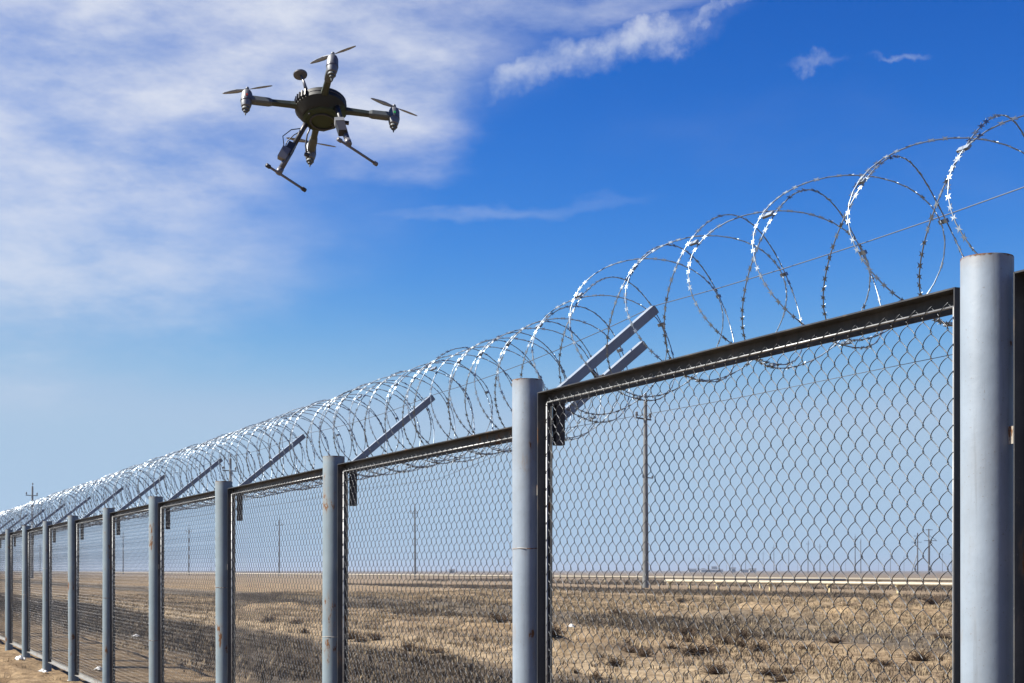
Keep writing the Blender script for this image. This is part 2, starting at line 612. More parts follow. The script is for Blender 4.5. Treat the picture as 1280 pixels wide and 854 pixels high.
def make_post(n):
    base = F(n * SP, 0, 0)
    top = post_top(n)
    rt = empty('fence_post', base, rnd.uniform(0, 6.28))
    rt.rotation_euler = (R_(rnd.uniform(-.25, .25)), R_(rnd.uniform(-.25, .25)), FZ)
    mb = MB()
    r = POST_R
    mb.lathe([(r, -0.5), (r, top - 0.003), (r - 0.001, top), (r - 0.007, top), (r - 0.008, top - 0.003), (r - 0.008, top - 0.12)], 48)
    pm = painted_steel('post_paint', (0.195, 0.232, 0.27) if n < 2 else (0.15, 0.19, 0.21), 0.95 if n == 0 else 1.45, 0.5, rim=top)
    mb.build('pipe', pm, rt, smooth=True, sharp=40)
    wb = MB()                                  # weld bead where two pipe lengths meet
    zz = [1.1, 1.68, 1.2, 1.5, 0.9, 1.3][n % 6] if n != 1 else 1.755
    pts = [Vector((r * math.cos(a) * 1.004, r * math.sin(a) * 1.004, zz + 0.0015 * math.sin(5 * a))) for a in [2 * math.pi * k / 40 for k in range(40)]]
    wb.tube(pts, 0.0022, 5, closed=True)
    wb.build('weld_seam', M['plate'], rt, smooth=True)
    for zb in ((2.035, 0.75) if n <= 1 else (top - 0.75, 0.75)):
        for s, ln in ((1, 0.10 - r + 0.02), (-1, 0.138 - r + 0.02)):
            if (n == -1 and s == 1) or (s == -1 and zb > 0.8):
                continue
            pb = MB()
            pb.box((s * (r - 0.004 + (ln - 0.02) / 2), 0.012, zb), Vector((1, 0, 0)), Vector((0, 1, 0)), Vector((0, 0, 1)), ln - 0.014, 0.006, 0.05)
            pb.build('weld_plate', M['plate'], rt)
    if n == -1:
        tag(rt, 'pale blue steel pipe post at the near end of the fence, holding only one panel', 'fence post')
    elif n == 0:
        tag(rt, 'thick pale blue steel pipe post joining the two raised chain-link panels', 'fence post')
    elif n == 1:
        tag(rt, 'pale blue steel pipe post with rusty rim beside the pair of slanted arms', 'fence post')
    else:
        tag(rt, 'teal grey steel pipe post, ' + ORD[n - 1] + ' beyond the paired arms along the lower fence', 'fence post', 'posts along the lower run of the fence')
    return rt


for n in range(-1, NP):
    make_post(n)

# chain link: W wide, H high diamonds of flattened spirals
CW, CH = 0.0735, 0.081
WIRE = 0.00150
FRONT = -1.0


def chain_mesh(w, h, seg, sides, name):
    mb = MB()
    half = CW / 2
    n = int((w - 0.004) / half)
    x0 = -w / 2 + (w - n * half) / 2
    per = h / CH
    for i in range(n):
        cx = x0 + (i + 0.5) * half
        ph = 0.0 if i % 2 == 0 else math.pi
        pts = []
        total = int(per * seg)
        jx = rnd.uniform(-0.0012, 0.0012)
        for k in range(total + 1):
            t = k / seg * 2 * math.pi
            c = math.cos(t + ph)
            s = math.sin(t + ph)
            tri = math.asin(max(-1, min(1, c * 0.9985))) / (math.asin(0.9985))   # straight runs with tight bends
            uu = cx + jx + tri * (half / 2 + 0.0030)
            flat = s if FRONT * s < 0 else 0.35 * s
            z = -k / seg * CH
            wav = 0.004 * math.sin(cx * 2.1 + z * 1.3)
            pts.append((uu, FRONT * flat * 0.0088 + wav, z))
        mb.tube(pts, WIRE, sides, caps=False)
    me = mb.mesh(name, smooth=True)
    me.materials.append(M['chain'])
    return me


LG, RG = 0.100, 0.138            # gaps between post axis and panel edge (far end, near end)
PW = SP - LG - RG                # panel width
PH_ = 2.26
LEG = 0.060
TH = 0.005
ROD_IN = 0.052
MESH = {}


def frame_piece(mb, a, b, inward, Lback=LEG, Lf=LEG):
    """angle bar from a to b (panel-local x,z); flange at h 0..LEG, back leg at h = LEG going inward"""
    a, b = Vector((a[0], 0, a[1])), Vector((b[0], 0, b[1]))
    ax = (b - a).normalized()
    ln = (b - a).length
    inn = Vector((inward[0], 0, inward[1]))
    hy = Vector((0, 1, 0))
    mid = (a + b) / 2
    mb.box(mid + hy * (Lf / 2) + inn * (TH / 2), ax, hy, inn, ln, Lf, TH)
    mb.box(mid + hy * (Lf - TH / 2) + inn * (TH + (Lback - TH) / 2), ax, hy, inn, ln, TH - 0.0004, Lback - TH)


def make_panel(n):
    """between post n and post n+1; local x towards post n, local y to the field side, origin at far lower corner"""
    u_far = (n + 1) * SP - LG
    zt = rail_z(n)
    rt = empty('chain_link_fence', F(u_far, 0, zt), FZ)
    # local axes: x along -FD; y must point to field side
    if n == 0:
        rt.rotation_euler = (0, R_(0.13), FZ)
    flip = Matrix.Rotation(FZ, 3, 'Z') @ Vector((0, 1, 0))
    sgn = 1.0 if flip.dot(FH) > 0 else -1.0
    rt['_s'] = sgn
    W, Hh = PW, PH_

    def fin(mb, name, m, smooth=False, sharp=None):
        if sgn < 0:
            mb.v = [(x, -y, z) for x, y, z in mb.v]
            mb.f = [tuple(reversed(f)) for f in mb.f]
        return mb.build(name, m, rt, smooth, sharp)
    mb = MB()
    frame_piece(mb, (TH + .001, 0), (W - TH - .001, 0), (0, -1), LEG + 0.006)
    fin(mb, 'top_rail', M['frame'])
    mb = MB()
    frame_piece(mb, (TH + .001, -Hh), (W - TH - .001, -Hh), (0, 1), LEG - 0.006)
    fin(mb, 'bottom_rail', M['bottom_rail'])
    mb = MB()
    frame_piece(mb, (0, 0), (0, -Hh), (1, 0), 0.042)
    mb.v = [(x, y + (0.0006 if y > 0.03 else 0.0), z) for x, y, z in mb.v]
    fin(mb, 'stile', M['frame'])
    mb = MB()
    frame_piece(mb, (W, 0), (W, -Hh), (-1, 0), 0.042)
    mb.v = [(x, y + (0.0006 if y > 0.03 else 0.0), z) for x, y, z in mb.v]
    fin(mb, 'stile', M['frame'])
    my = 0.026
    ri = ROD_IN
    mb = MB()
    mb.tube([(ri, my, -ri), (W - ri * 0.6, my, -ri)], 0.0042, 6)
    fin(mb, 'tension_rod', M['rod'], True)
    mb = MB()
    mb.tube([(ri, my, -ri), (ri, my, -Hh + ri)], 0.0052, 6)
    fin(mb, 'tension_rod', M['rod'], True)
    mb = MB()
    mb.tube([(W - ri * 0.6, my, -ri), (W - ri * 0.6, my, -Hh + ri)], 0.0042, 6)
    fin(mb, 'tension_rod', M['rod'], True)
    lod = 0 if n <= 0 else (1 if n <= 2 else 2)
    if lod not in MESH:
        MESH[lod] = chain_mesh(W - ri * 1.0, Hh - 0.075, (14, 10, 6)[lod], (6, 5, 4)[lod], 'chain_link_mesh')
    c = link('chain_link_mesh', MESH[lod], rt)
    c.location = (W / 2 + ri * 0.2, my * sgn, -0.034)
    del rt['_s']
    if n == -1:
        tag(rt, 'raised chain-link panel held by rusty hinge plate, on the near side of the thick post', 'fence panel')
    elif n == 0:
        tag(rt, 'raised chain-link panel in angle frame darkened by painted shade, between thick post and paired arms', 'fence panel')
    elif n == 1:
        tag(rt, 'lower chain-link panel stepping down beside the post with paired arms', 'fence panel')
    else:
        tag(rt, 'low chain-link panel, ' + ORD[n] + ' along the fence beyond the post with paired arms', 'fence panel', 'panels of the lower fence run')
    return rt


for n in range(-1, NP - 1):
    make_panel(n)

# slanted arms that carry the razor wire
ARM_H, ARM_Z = 175 * U * 1.02, 148 * U


def make_arm(n, zr, u_off, label, group=None, w=0.046, leg=0.28, scale=1.0, clamp=False):
    u = n * SP - LG - 0.03 - u_off
    b = F(u, 0.098, zr)
    rt = empty('wire_arm', b, FZ)
    inv = Matrix.Rotation(-FZ, 3, 'Z')

    def loc(p):
        return inv @ (p - b)
    hd = loc(b + FH)
    ud = loc(b + FD)
    zd = Vector((0, 0, 1))
    mb = MB()
    mb.box(hd * (-w / 2 + 0.024) + zd * (-leg / 2 - 0.002), ud, hd, zd, w, w, leg)
    mb.build('leg_bar', M['black_and_shade_steel'], rt)  # leg stands in shade; that darkness is put into its colour
    d = (hd * ARM_H + zd * ARM_Z).normalized()
    nrm = (hd * -ARM_Z + zd * ARM_H).normalized()
    L = math.hypot(ARM_H, ARM_Z) * scale
    mb = MB()                                   # solid square bar; a dark plate at its tip paints the hollow's shade
    mb.box(d * (L / 2 - 0.015), d, ud, nrm, L, w, w)
    o = mb.build('slanted_bar', M['arm'], rt)
    mb = MB()
    mb.box(d * (L - 0.0135), d, ud, nrm, 0.006, w * 0.8, w * 0.8)
    mb.build('end_hollow_shade', M['black_and_shade_steel'], o)
    if clamp:
        mb = MB()
        mb.box(d * (L * 0.60), d, ud, nrm, 0.05, w + 0.016, w + 0.016)
        mb.box(d * (L * 0.60) + nrm * 0.06, nrm, ud, d, 0.10, 0.016, 0.016)
        mb.build('clamp', M['black_and_shade_steel'], rt)
    tag(rt, label, 'bracket arm', group)
    return F(u, 0.098 + ARM_H * scale, zr + ARM_Z * scale)


TIPS = {}
TIPS[-1] = F(-SP - 0.2, 0.098 + ARM_H, rail_z(-1) + ARM_Z)
TIPS[0] = make_arm(0, rail_z(-1), 0, 'slanted grey steel arm behind the thick post, next to the rusty hinge plate', w=0.052)
TIPS[1] = make_arm(1, rail_z(0), 0.0, 'upper of the two paired slanted grey arms, rising from the raised panel', w=0.044, leg=0.25, scale=0.92)
make_arm(1, rail_z(1) - 0.085, -0.31, 'lower of the two paired slanted grey arms, with black clamp', w=0.044, leg=0.40, scale=1.12, clamp=True)
for n in range(2, NP):
    TIPS[n] = make_arm(n, rail_z(n - 1), 0, 'single slanted grey steel arm, ' + ORD[n - 1] + ' beyond the paired arms', 'slanted arms along the lower fence', w=0.042)

# plain strand wires along the arm tips and low behind the mesh
mb = MB()
pts = []
for n in range(-1, NP):
    a = TIPS[n]
    pts.append(a + Vector((0, 0, 0.012)))
    if n < NP - 1:
        b_ = TIPS[n + 1]
        for k in (1, 2, 3, 4, 5):
            t = k / 6.0
            pts.append(a.lerp(b_, t) + Vector((0, 0, 0.012 - 0.03 * 4 * t * (1 - t))))
mb.tube(pts, 0.0021, 5)
o = mb.build('strand_wire', M['strand'], None, True)
tag(o, 'thin straight strand wire strung along the tips of the slanted arms', 'wire')
mb = MB()
pts = []
for n in range(-1, NP):
    pts.append(F(n * SP - LG - 0.03, 0.13, rail_z(max(-1, min(n - 1, NP - 1))) - 0.17))
    if n < NP - 1:
        pts.append(F((n + .5) * SP, 0.15, rail_z(n) - 0.18))
mb.tube(pts, 0.0012, 5)
o = mb.build('strand_wire', M['strand'], None, True)
tag(o, 'thin strand wire low behind the chain-link mesh, under the razor coils', 'wire')

# razor wire coils: every loop a part, its barbs a sub-part
CR = 0.318
C_H, C_Z = 0.385, 0.285
PHASE = -1.208
CHIR = 1.0


def loops_of(n):
    return 12 if n <= 0 else 18


LOOP0 = {-1: -12}
for n in range(0, NP + 1):
    LOOP0[n] = LOOP0[n - 1] + loops_of(n - 1)


def coil_u(lp):
    """position along the fence and local pitch of loop number lp: drawn out near the thick post, tighter beyond"""
    p1, p2 = SP / 12, SP / 18
    if lp < 10:
        return p1 * lp, p1
    if lp > 14:
        return SP + (lp - 12) * p2, p2
    t = (lp - 10) / 4.0
    u0, u1 = p1 * 10, SP + 2 * p2
    m0, m1 = p1 * 4, p2 * 4
    u = (2 * t ** 3 - 3 * t * t + 1) * u0 + (t ** 3 - 2 * t * t + t) * m0 + (3 * t * t - 2 * t ** 3) * u1 + (t ** 3 - t * t) * m1
    return u, p1 + (p2 - p1) * t


def coil_rail(u):
    """rail height under the coil, blended over the step in the fence"""
    n = u / SP
    k = math.floor(n)
    k = max(-1, min(NP - 1, k))
    a = rail_z(k)
    fr = n - k
    if fr < 0.14 and k - 1 >= -1:
        return rail_z(k - 1) + (a - rail_z(k - 1)) * (0.5 + fr / 0.28)
    if fr > 0.86 and k + 1 <= NP - 1:
        return a + (rail_z(k + 1) - a) * ((fr - 0.86) / 0.28)
    return a


def coil_point(th):
    lp = th / (2 * math.pi)
    al = CHIR * th                             # angle from field side, turning up and towards the camera
    jit = noise.noise((lp * 0.45, 3.1, 0.0))
    jit2 = noise.noise((lp * 0.9, 9.7, 0.0))
    jit3 = noise.noise((lp * 0.6, 1.7, 5.0))
    jit4 = noise.noise((lp * 1.7, 4.4, 2.0))
    r = CR * (1 + 0.09 * jit + 0.035 * jit4)
    uc, pitch = coil_u(lp)
    u = uc + 0.52 * pitch * math.cos(1.5 * th + PHASE * math.pi) + 0.035 * jit3
    near = max(0.0, min(1.0, 1.0 - uc / SP))
    h = C_H + 0.04 * jit2 + r * math.cos(al) * (1 + 0.06 * jit4)
    z = coil_rail(max(-SP, min((NP - 1) * SP, uc))) + C_Z + 0.025 * jit3 + 0.03 * near - 0.01 - 0.07 * max(0.0, min(1.0, 1.0 - uc / 0.5)) + r * math.sin(al)
    return F(u, h, z)


def make_coil(n):
    rt = empty('razor_wire_coil', F(n * SP, C_H, rail_z(n) + C_Z - CR))
    base = rt.location.copy()
    for j in range(loops_of(n)):
        lp0 = LOOP0[n] + j
        seg = 40 if n <= 2 else 24
        pts = [coil_point(2 * math.pi * (lp0 + k / seg)) - base for k in range(seg + 1)]
        mb = MB()
        mb.tube(pts, 0.0024 if n <= 1 else 0.0027, 5 if n <= 2 else 4, caps=False)
        o = mb.build('loop', M['razor'], rt, True)
        # clips where this loop is crimped to the next one
        if n <= 2:
            for k in range(6):
                th = (2 * math.pi * k - PHASE * math.pi) / 1.5
                th += 4 * math.pi * math.floor(lp0 / 2.0)
                if not (2 * math.pi * lp0 <= th < 2 * math.pi * (lp0 + 1)):
                    continue
                p = (coil_point(th) + coil_point(th + 2 * math.pi)) / 2 - base
                t = (coil_point(th + 0.01) - coil_point(th - 0.01)).normalized()
                cb_ = MB()
                e1 = FD
                cb_.box(p, t, e1, t.cross(e1).normalized(), 0.016, (coil_point(th) - coil_point(th + 2 * math.pi)).length + 0.012, 0.010)
                cb_.build('clip', M['razor'], o)
        # barbs
        bb = MB()
        if n <= 4:
            spacing, bl, bw = 0.034, 0.010, 0.0092
        else:
            spacing, bl, bw = 0.055, 0.012, 0.007
        nb = int(2 * math.pi * CR / spacing)
        for k in range(nb):
            th = 2 * math.pi * (lp0 + (k + rnd.uniform(-.08, .08)) / nb)
            p = coil_point(th) - base
            t = (coil_point(th + 0.01) - coil_point(th - 0.01)).normalized()
            rad = (FH * math.cos(CHIR * th) + Vector((0, 0, 1)) * math.sin(CHIR * th))
            w = t.cross(rad).normalized()
            fi = rnd.gauss(0.5, 0.35)
            wd = (w * math.cos(fi) + rad * math.sin(fi)).normalized()
            nn = t.cross(wd).normalized() * 0.0011
            tl = bl * rnd.uniform(.85, 1.15)
            # bow-tie shaped razor blade: waist at the wire, points out on both sides
            q = [-t * tl * 1.0 + wd * bw, -t * tl * 0.25 + wd * bw * .55, t * tl * 0.25 + wd * bw * .55, t * tl * 1.0 + wd * bw,
                 t * tl * 0.35, t * tl * 1.0 - wd * bw, t * tl * .25 - wd * bw * .55, -t * tl * .25 - wd * bw * .55, -t * tl - wd * bw, -t * tl * 0.35]
            if n > 4:
                q = [q[0], q[3], q[5], q[8]]
            m_ = len(q)
            vs_ = [p + x + nn for x in q] + [p + x - nn for x in q]
            fs = [tuple(range(m_)), tuple(reversed(range(m_, 2 * m_)))] + [(i, i + m_, (i + 1) % m_ + m_, (i + 1) % m_) for i in range(m_)]
            bb.add(vs_, fs)
        bb.build('barbs', M['barb'], o)['kind'] = 'stuff'
    if n == -1:
        tag(rt, 'loose razor wire coil on the near side of the thick post', 'razor wire')
    elif n == 0:
        tag(rt, 'open spiral of razor wire above the raised panel, right of the paired arms', 'razor wire')
        rt['label'] = 'open spiral of razor wire above the raised panel, from thick post to paired arms'
    elif n == 1:
        tag(rt, 'razor wire spiral above the stepped-down panel, starting at the paired arms', 'razor wire')
    else:
        tag(rt, 'dense razor wire spiral above the ' + ORD[n] + ' low panel beyond the paired arms', 'razor wire', 'razor wire coils along the lower fence')


for n in range(-1, NP - 1):
    make_coil(n)

# ------------------------------------------------------------------ pipelines
PIPE_Z = 0.86                                  # pipe top


def at_q(q, px):
    """point on the strip q metres beyond the fence seen above image column px"""
    k = (px - 640) / 1800.0
    # x = k*y, (x-P0x)*FHx + (y-P0y)*FHy = q
    y = (q + P0.x * FH.x + P0.y * FH.y) / (k * FH.x + FH.y)
    return k * y, y


def pipeline(path, r, step, label):
    rt = empty('pipeline', (path[0][0], path[0][1], 0))
    b = Vector((path[0][0], path[0][1], 0))
    pts = [Vector((x, y, PIPE_Z - r)) - b for x, y in path]
    # round the corners
    rp = [pts[0]]
    for i in range(1, len(pts) - 1):
        p = pts[i]
        a = p + (pts[i - 1] - p).normalized() * 1.2
        c = p + (pts[i + 1] - p).normalized() * 1.2
        for t in (0, .25, .5, .75, 1):
            rp.append(a.lerp(p, t).lerp(p.lerp(c, t), t))
    rp.append(pts[-1])
    mb = MB()
    mb.tube(rp, r, 12)
    mb.build('pipe', M['pipe'], rt, True)
    for i in range(len(pts) - 1):
        d = pts[i + 1] - pts[i]
        ln = d.length
        d.normalize()
        s = Vector((-d.y, d.x, 0))
        k = step * 0.4
        while k < ln - 1 and k < 400:
            p = pts[i] + d * k
            g = gz(p.x + b.x, p.y + b.y)
            mb = MB()
            mb.box((p.x, p.y, (g - 0.2 + PIPE_Z - 2 * r - 0.0) / 2), d, s, Vector((0, 0, 1)), 0.16, 0.16, PIPE_Z - 2 * r - g + 0.2)
            mb.box((p.x, p.y, PIPE_Z - 2 * r - 0.03), d, s, Vector((0, 0, 1)), 0.20, 0.50, 0.07)
            mb.build('support', M['pipe_leg'], rt)
            k += step
    tag(rt, label, 'pipeline')


a = at_q(62, 1700)
bb_ = at_q(62, 826)
cc = at_q(70, 812)
dd = at_q(70, 640)
far1 = at_q(95, 1700)
far2 = at_q(95, -60)
ff = at_q(94.4, 826)
pipeline([a, bb_, (bb_[0] + FH.x * 20, bb_[1] + FH.y * 20)], 0.13, 7.5, 'cream painted pipeline on short legs, nearer of the two, bending away at its end')
pipeline([far1, far2], 0.15, 12.0, 'long cream painted pipeline running unbroken across the steppe, farther of the two')

# ------------------------------------------------------------------ utility poles
LINE_DIR = Vector((-55, 66, 0)).normalized()


def pole_proto(kind):
    rt = empty('utility_pole')
    mb = MB()
    H = 17.6
    if kind == 'concrete':
        mb.tube([(0, 0, -0.6), (0, 0, H * .5), (0, 0, H)], [0.30, 0.24, 0.165], 14)
        mb.build('shaft', M['concrete'], rt, True, sharp=40)
        mt = M['dark_metal']
    else:
        mb.tube([(0, 0, -0.6), (0, 0, H)], [0.26, 0.16], 8)
        mb.build('shaft', M['wood'], rt, True, sharp=40)
        mt = M['wood']
    mb = MB()
    mb.box((0, 0.22, H - 1.75), Vector((1, 0, 0)), Vector((0, 1, 0)), Vector((0, 0, 1)), 2.5, 0.13, 0.14)
    c = mb.build('crossarm', mt, rt)
    for s in (-1, 1):
        mb = MB()
        mb.lathe([(0.05, 0), (0.05, .12), (.13, .14), (.15, .24), (.08, .30), (.13, .34), (.12, .46), (.04, .50)], 10, Matrix.Translation((s * 1.15, 0.22, H - 1.67)))
        mb.build('insulator', M['porcelain'], c, True)
    mb = MB()
    mb.lathe([(0.03, 0), (0.03, .35), (.12, .37), (.14, .47), (.07, .53), (.11, .57), (.10, .68), (.03, .72)], 10, Matrix.Translation((0.05, 0, H - 0.05)))
    mb.build('top_insulator', M['porcelain'], rt, True)
    if kind == 'concrete':
        mb = MB()
        mb.box((0, -0.26, H - 7.3), Vector((1, 0, 0)), Vector((0, 1, 0)), Vector((0, 0, 1)), 1.7, 0.08, 0.09)
        for s in (-1, 1):
            mb.box((s * .8, -0.26, H - 7.16), Vector((1, 0, 0)), Vector((0, 1, 0)), Vector((0, 0, 1)), .12, 0.1, 0.2)
        mb.build('step_bracket', M['dark_metal'], rt)
    return rt


def pole_pos(px, above):
    d = 16.1 * 1800.0 / above
    return (px - 640) / 1800.0 * d, d


cp = pole_proto('concrete')
rz = math.atan2(LINE_DIR.y, LINE_DIR.x) - math.pi / 2
near_line = [(807, 215, 'tall grey concrete utility pole with short crossarm, standing by the bend of the pipeline'),
             (289, 141, 'concrete utility pole rising behind a post, its crossarm just above the fence rail'),
             (40, 106, 'concrete utility pole behind the densest razor coils, top standing clear of the wire')]
for i, (px, ab, lb) in enumerate(near_line):
    o = cp if i == 0 else clone(cp)
    x, y = pole_pos(px, ab)
    o.location = (x, y, gz(x, y))
    o.rotation_euler = (R_(rnd.uniform(-.4, .4)), R_(rnd.uniform(-.4, .4)), rz + 0.2)
    tag(o, lb, 'utility pole')
wp = pole_proto('wood')
wood = [(519, 81), (349, 64), (236, 55), (154, 47), (50, 34), (264, 20), (22, 15),
        (874, 16), (886, 21), (908, 14), (916, 21), (932, 25), (954, 23), (967.5, 31.5), (986, 29), (1010, 37), (1025, 33),
        (1042, 22), (1069, 43.5), (1076, 39), (1113, 26), (975, 12), (997, 14), (1057, 15), (1130, 18), (1098, 14), (1178, 22)]
first = True
for px, ab in wood:
    o = wp if first else clone(wp)
    first = False
    x, y = pole_pos(px, ab)
    o.location = (x, y, 0)
    o.rotation_euler = (0, R_(rnd.uniform(-.5, .5)), rz + rnd.uniform(-.5, .5))
    if px < 600:
        tag(o, 'dark wooden utility pole with crossarm far across the dry field, away from the settlement', 'utility pole', 'wooden poles in the far field')
    else:
        tag(o, 'thin dark utility pole among the cluster near the distant settlement', 'utility pole', 'poles near the distant settlement')


def big_pole(px, ab, kind):
    x, y = pole_pos(px, ab)
    H = 17.7
    rt = empty('power_pole', (x, y, 0), rz * 0.2)
    mb = MB()
    mb.tube([(0, 0, -.5), (0, 0, H)], [0.34, 0.24], 8)
    mb.build('shaft', M['wood'], rt, True, sharp=40)
    X, Y, Z = Vector((1, 0, 0)), Vector((0, 1, 0)), Vector((0, 0, 1))
    if kind == 0:
        mb = MB()
        mb.box((0, -.3, H - .4), X, Y, Z, 2.8, .2, .22)
        mb.build('crossarm', M['wood'], rt)
        mb = MB()
        mb.box((.55, -.3, H - 4.6), X, Y, Z, 5.2, .2, .24)
        o = mb.build('crossarm', M['wood'], rt)
        mb = MB()
        mb.tube([(.2, -.3, H - 2.6), (3.0, -.3, H - 4.5)], .09, 6)
        mb.build('brace', M['wood'], o)
        mb = MB()
        mb.tube([(.85, 1.2, -.5), (.5, .4, H - 4.5)], .2, 8)
        mb.build('stay_leg', M['wood'], rt, True)
        tag(rt, 'tall power pole with wide lower crossarm braced on one side, beyond the pipelines', 'power pole')
    elif kind == 1:
        for dz, w in ((1.4, 2.6), (4.0, 4.6)):
            mb = MB()
            mb.box((-.6, -.3, H - dz), X, Y, Z, w, .16, .18)
            mb.build('crossarm', M['wood'], rt)
        mb = MB()
        mb.tube([(-3.0, .2, -.5), (-.1, .2, H * .48)], .17, 8)
        mb.build('stay_leg', M['concrete'], rt, True)
        tag(rt, 'tall power pole with two thin crossarms and a pale slanting stay leg', 'power pole')
    else:
        mb = MB()
        mb.box((0, -.3, H - 3), X, Y, Z, 4.6, .2, .24)
        mb.build('crossarm', M['wood'], rt)
        for s in (-1, 1):
            mb = MB()
            mb.tube([(s * 2.0, 0, -.5), (s * .15, 0, H * .6)], .16, 6)
            mb.build('stay_leg', M['wood'], rt, True)
        tag(rt, 'far power pole propped by two slanting legs, near the right-hand stile of the raised panel', 'power pole')
        rt['label'] = 'far power pole propped by a slanting leg on either side'


big_pole(1161, 52, 0)
big_pole(1147, 47, 1)
big_pole(1190, 25, 2)


# ------------------------------------------------------------------ distant settlement
def building(px, w, h, d, label, wall, roof_h=1.5, nwin=4, cyl=False):
    x = (px - 640) / 1800 * d
    rt = empty('tank' if cyl else 'building', (x, d, 0))
    mb = MB()
    if cyl:
        mb.lathe([(w / 2, -.5), (w / 2, h)], 18)
        mb.build('tank_wall', wall, rt, True, sharp=40)
        mb = MB()
        mb.lathe([(w / 2 + .1, h + .01), (w / 2 * .5, h + w * .06), (.2, h + w * .09)], 18)
        mb.build('roof', M['broof'], rt, True)
        tag(rt, label, 'tank')
        return
    dp = min(w * .6, 12)
    mb.abox(-w / 2, w / 2, 0, dp, -.5, h)
    mb.build('wall', wall, rt)
    mb = MB()
    e = .4
    mb.add([(-w / 2 - e, -e, h + .01), (w / 2 + e, -e, h + .01), (w / 2 + e, dp + e, h + .01), (-w / 2 - e, dp + e, h + .01), (-w / 2 - e, dp / 2, h + roof_h), (w / 2 + e, dp / 2, h + roof_h)],
           [(0, 1, 5, 4), (2, 3, 4, 5), (1, 2, 5), (3, 0, 4), (3, 2, 1, 0)])
    mb.build('roof', M['broof'], rt)
    for i in range(nwin):
        cx = -w / 2 + (i + .5) * w / nwin
        mb = MB()
        mb.abox(cx - .6, cx + .6, -.05, .05, h * .38, h * .72)
        mb.build('window', M['window'], rt)
    tag(rt, label, 'building')


building(890, 19, 1.9, 1250, 'long low dark-roofed building in the distant settlement', M['bwall'], 1.0, 6)
building(893, 6, 5.5, 1500, 'tall pale block above the long low building in the settlement', M['bwall'], .4, 3)
building(917, 3.0, 2.8, 1100, 'small dark-roofed hut with two windows in the settlement', M['bwall'], 1.2, 2)
building(931, 7, 1.9, 1150, 'bright white low building in the distant settlement', M['bwhite'], .5, 4)
building(941, 5, 2.2, 1100, 'white house with grey roof at the end of the settlement', M['bwhite'], 1.1, 2)
building(866, 8, 2.6, 1500, 'grey shed at the far end of the settlement', M['bwall'], 1.0, 3)
building(565, 3.2, 1.6, 900, 'lone grey shed on the horizon apart from the settlement', M['broof'], .9, 2)
building(879, 5, 3.5, 1500, 'round pale storage tank beside the grey shed on the horizon', M['bwall'], cyl=True)


# ------------------------------------------------------------------ vegetation
def blades(mb, x, y, z, nb, hgt, spread, wid, lean=1.1):
    for _ in range(nb):
        a = rnd.uniform(0, 6.283)
        r = spread * math.sqrt(rnd.random())
        bx, by = x + r * math.cos(a), y + r * math.sin(a)
        b = rnd.uniform(0, 6.283)
        h = hgt * rnd.uniform(.35, 1.15)
        lx, ly = math.cos(a) * lean * h * rnd.uniform(.1, 1), math.sin(a) * lean * h * rnd.uniform(.1, 1)
        wx, wy = math.cos(b) * wid, math.sin(b) * wid
        o = len(mb.v)
        mb.v += [(bx - wx, by - wy, z - .02), (bx + wx, by + wy, z - .02), (bx + lx * .5 + wx * .8, by + ly * .5 + wy * .8, z + h * .6),
                 (bx + lx * .5 - wx * .8, by + ly * .5 - wy * .8, z + h * .6), (bx + lx * 1.2, by + ly * 1.2, z + h)]
        mb.f += [(o, o + 1, o + 2, o + 3), (o + 3, o + 2, o + 4)]


def strip_scatter(mb, q0, q1, u0, u1, dens, hg, nb, spread, wid, thr, sc, seed):
    n = int((q1 - q0) * (u1 - u0) * dens)
    for _ in range(n):
        q = rnd.uniform(q0, q1)
        u = rnd.uniform(u0, u1)
        p = F(u, q, 0)
        if p.y < 8 or abs(p.x) > p.y * 0.42 + 2:
            continue
        # patchy cover
        v = noise.noise((u * sc * .5, q * sc, seed)) + .5 * noise.noise((u * sc * 1.6, q * sc * 2.5, seed + 3))
        edge = min(1, (q - q0) / (0.25 * (q1 - q0)), (q1 - q) / (0.25 * (q1 - q0)))
        if v + (edge - 1) * .8 < thr:
            continue
        z = gz(p.x, p.y)
        blades(mb, p.x, p.y, z, nb, hg * rnd.uniform(.6, 1.4), spread, wid)


g1 = MB()
strip_scatter(g1, 2.2, 7.8, 6, 75, 17, .14, 9, .16, .007, -.3, .35, 1.0)
strip_scatter(g1, 9.5, 17.5, 6, 75, 9, .11, 8, .16, .008, .18, .35, 5.0)
strip_scatter(g1, 15.5, 23.5, 5, 90, 9, .16, 9, .22, .010, -.12, .22, 9.0)
strip_scatter(g1, 22, 43, 5, 90, 3, .14, 8, .25, .011, .25, .25, 13.0)
strip_scatter(g1, 3.0, 44, 5, 95, 0.9, .10, 7, .16, .009, -9, .3, 41.0)
o = g1.build('dead_scrub', M['grass_grey'])
o['kind'] = 'stuff'
tag(o, 'grey brown dead scrub growing in strips beside the fence', 'scrub')
g2 = MB()
strip_scatter(g2, 42, 60, -10, 150, 4.0, .22, 7, .32, .018, -.35, .12, 17.0)
strip_scatter(g2, 68, 120, -30, 220, .8, .40, 7, .4, .024, -.0, .06, 21.0)
o = g2.build('dead_scrub', M['grass_grey'])
o['kind'] = 'stuff'
tag(o, 'taller grey dead scrub around the legs of the nearer pipeline', 'scrub')
g3 = MB()
strip_scatter(g3, -6, 2.0, 12, 60, 3, .10, 7, .10, .006, .15, .5, 25.0)
strip_scatter(g3, 7.5, 17, 6, 70, 8, .11, 8, .14, .007, .0, .4, 29.0)
strip_scatter(g3, 15, 44, 5, 90, 8, .13, 8, .2, .010, -.15, .3, 33.0)
strip_scatter(g3, 2.0, 46, 5, 95, 3, .10, 7, .22, .009, -9, .3, 37.0)
o = g3.build('dry_grass', M['grass_tan'])
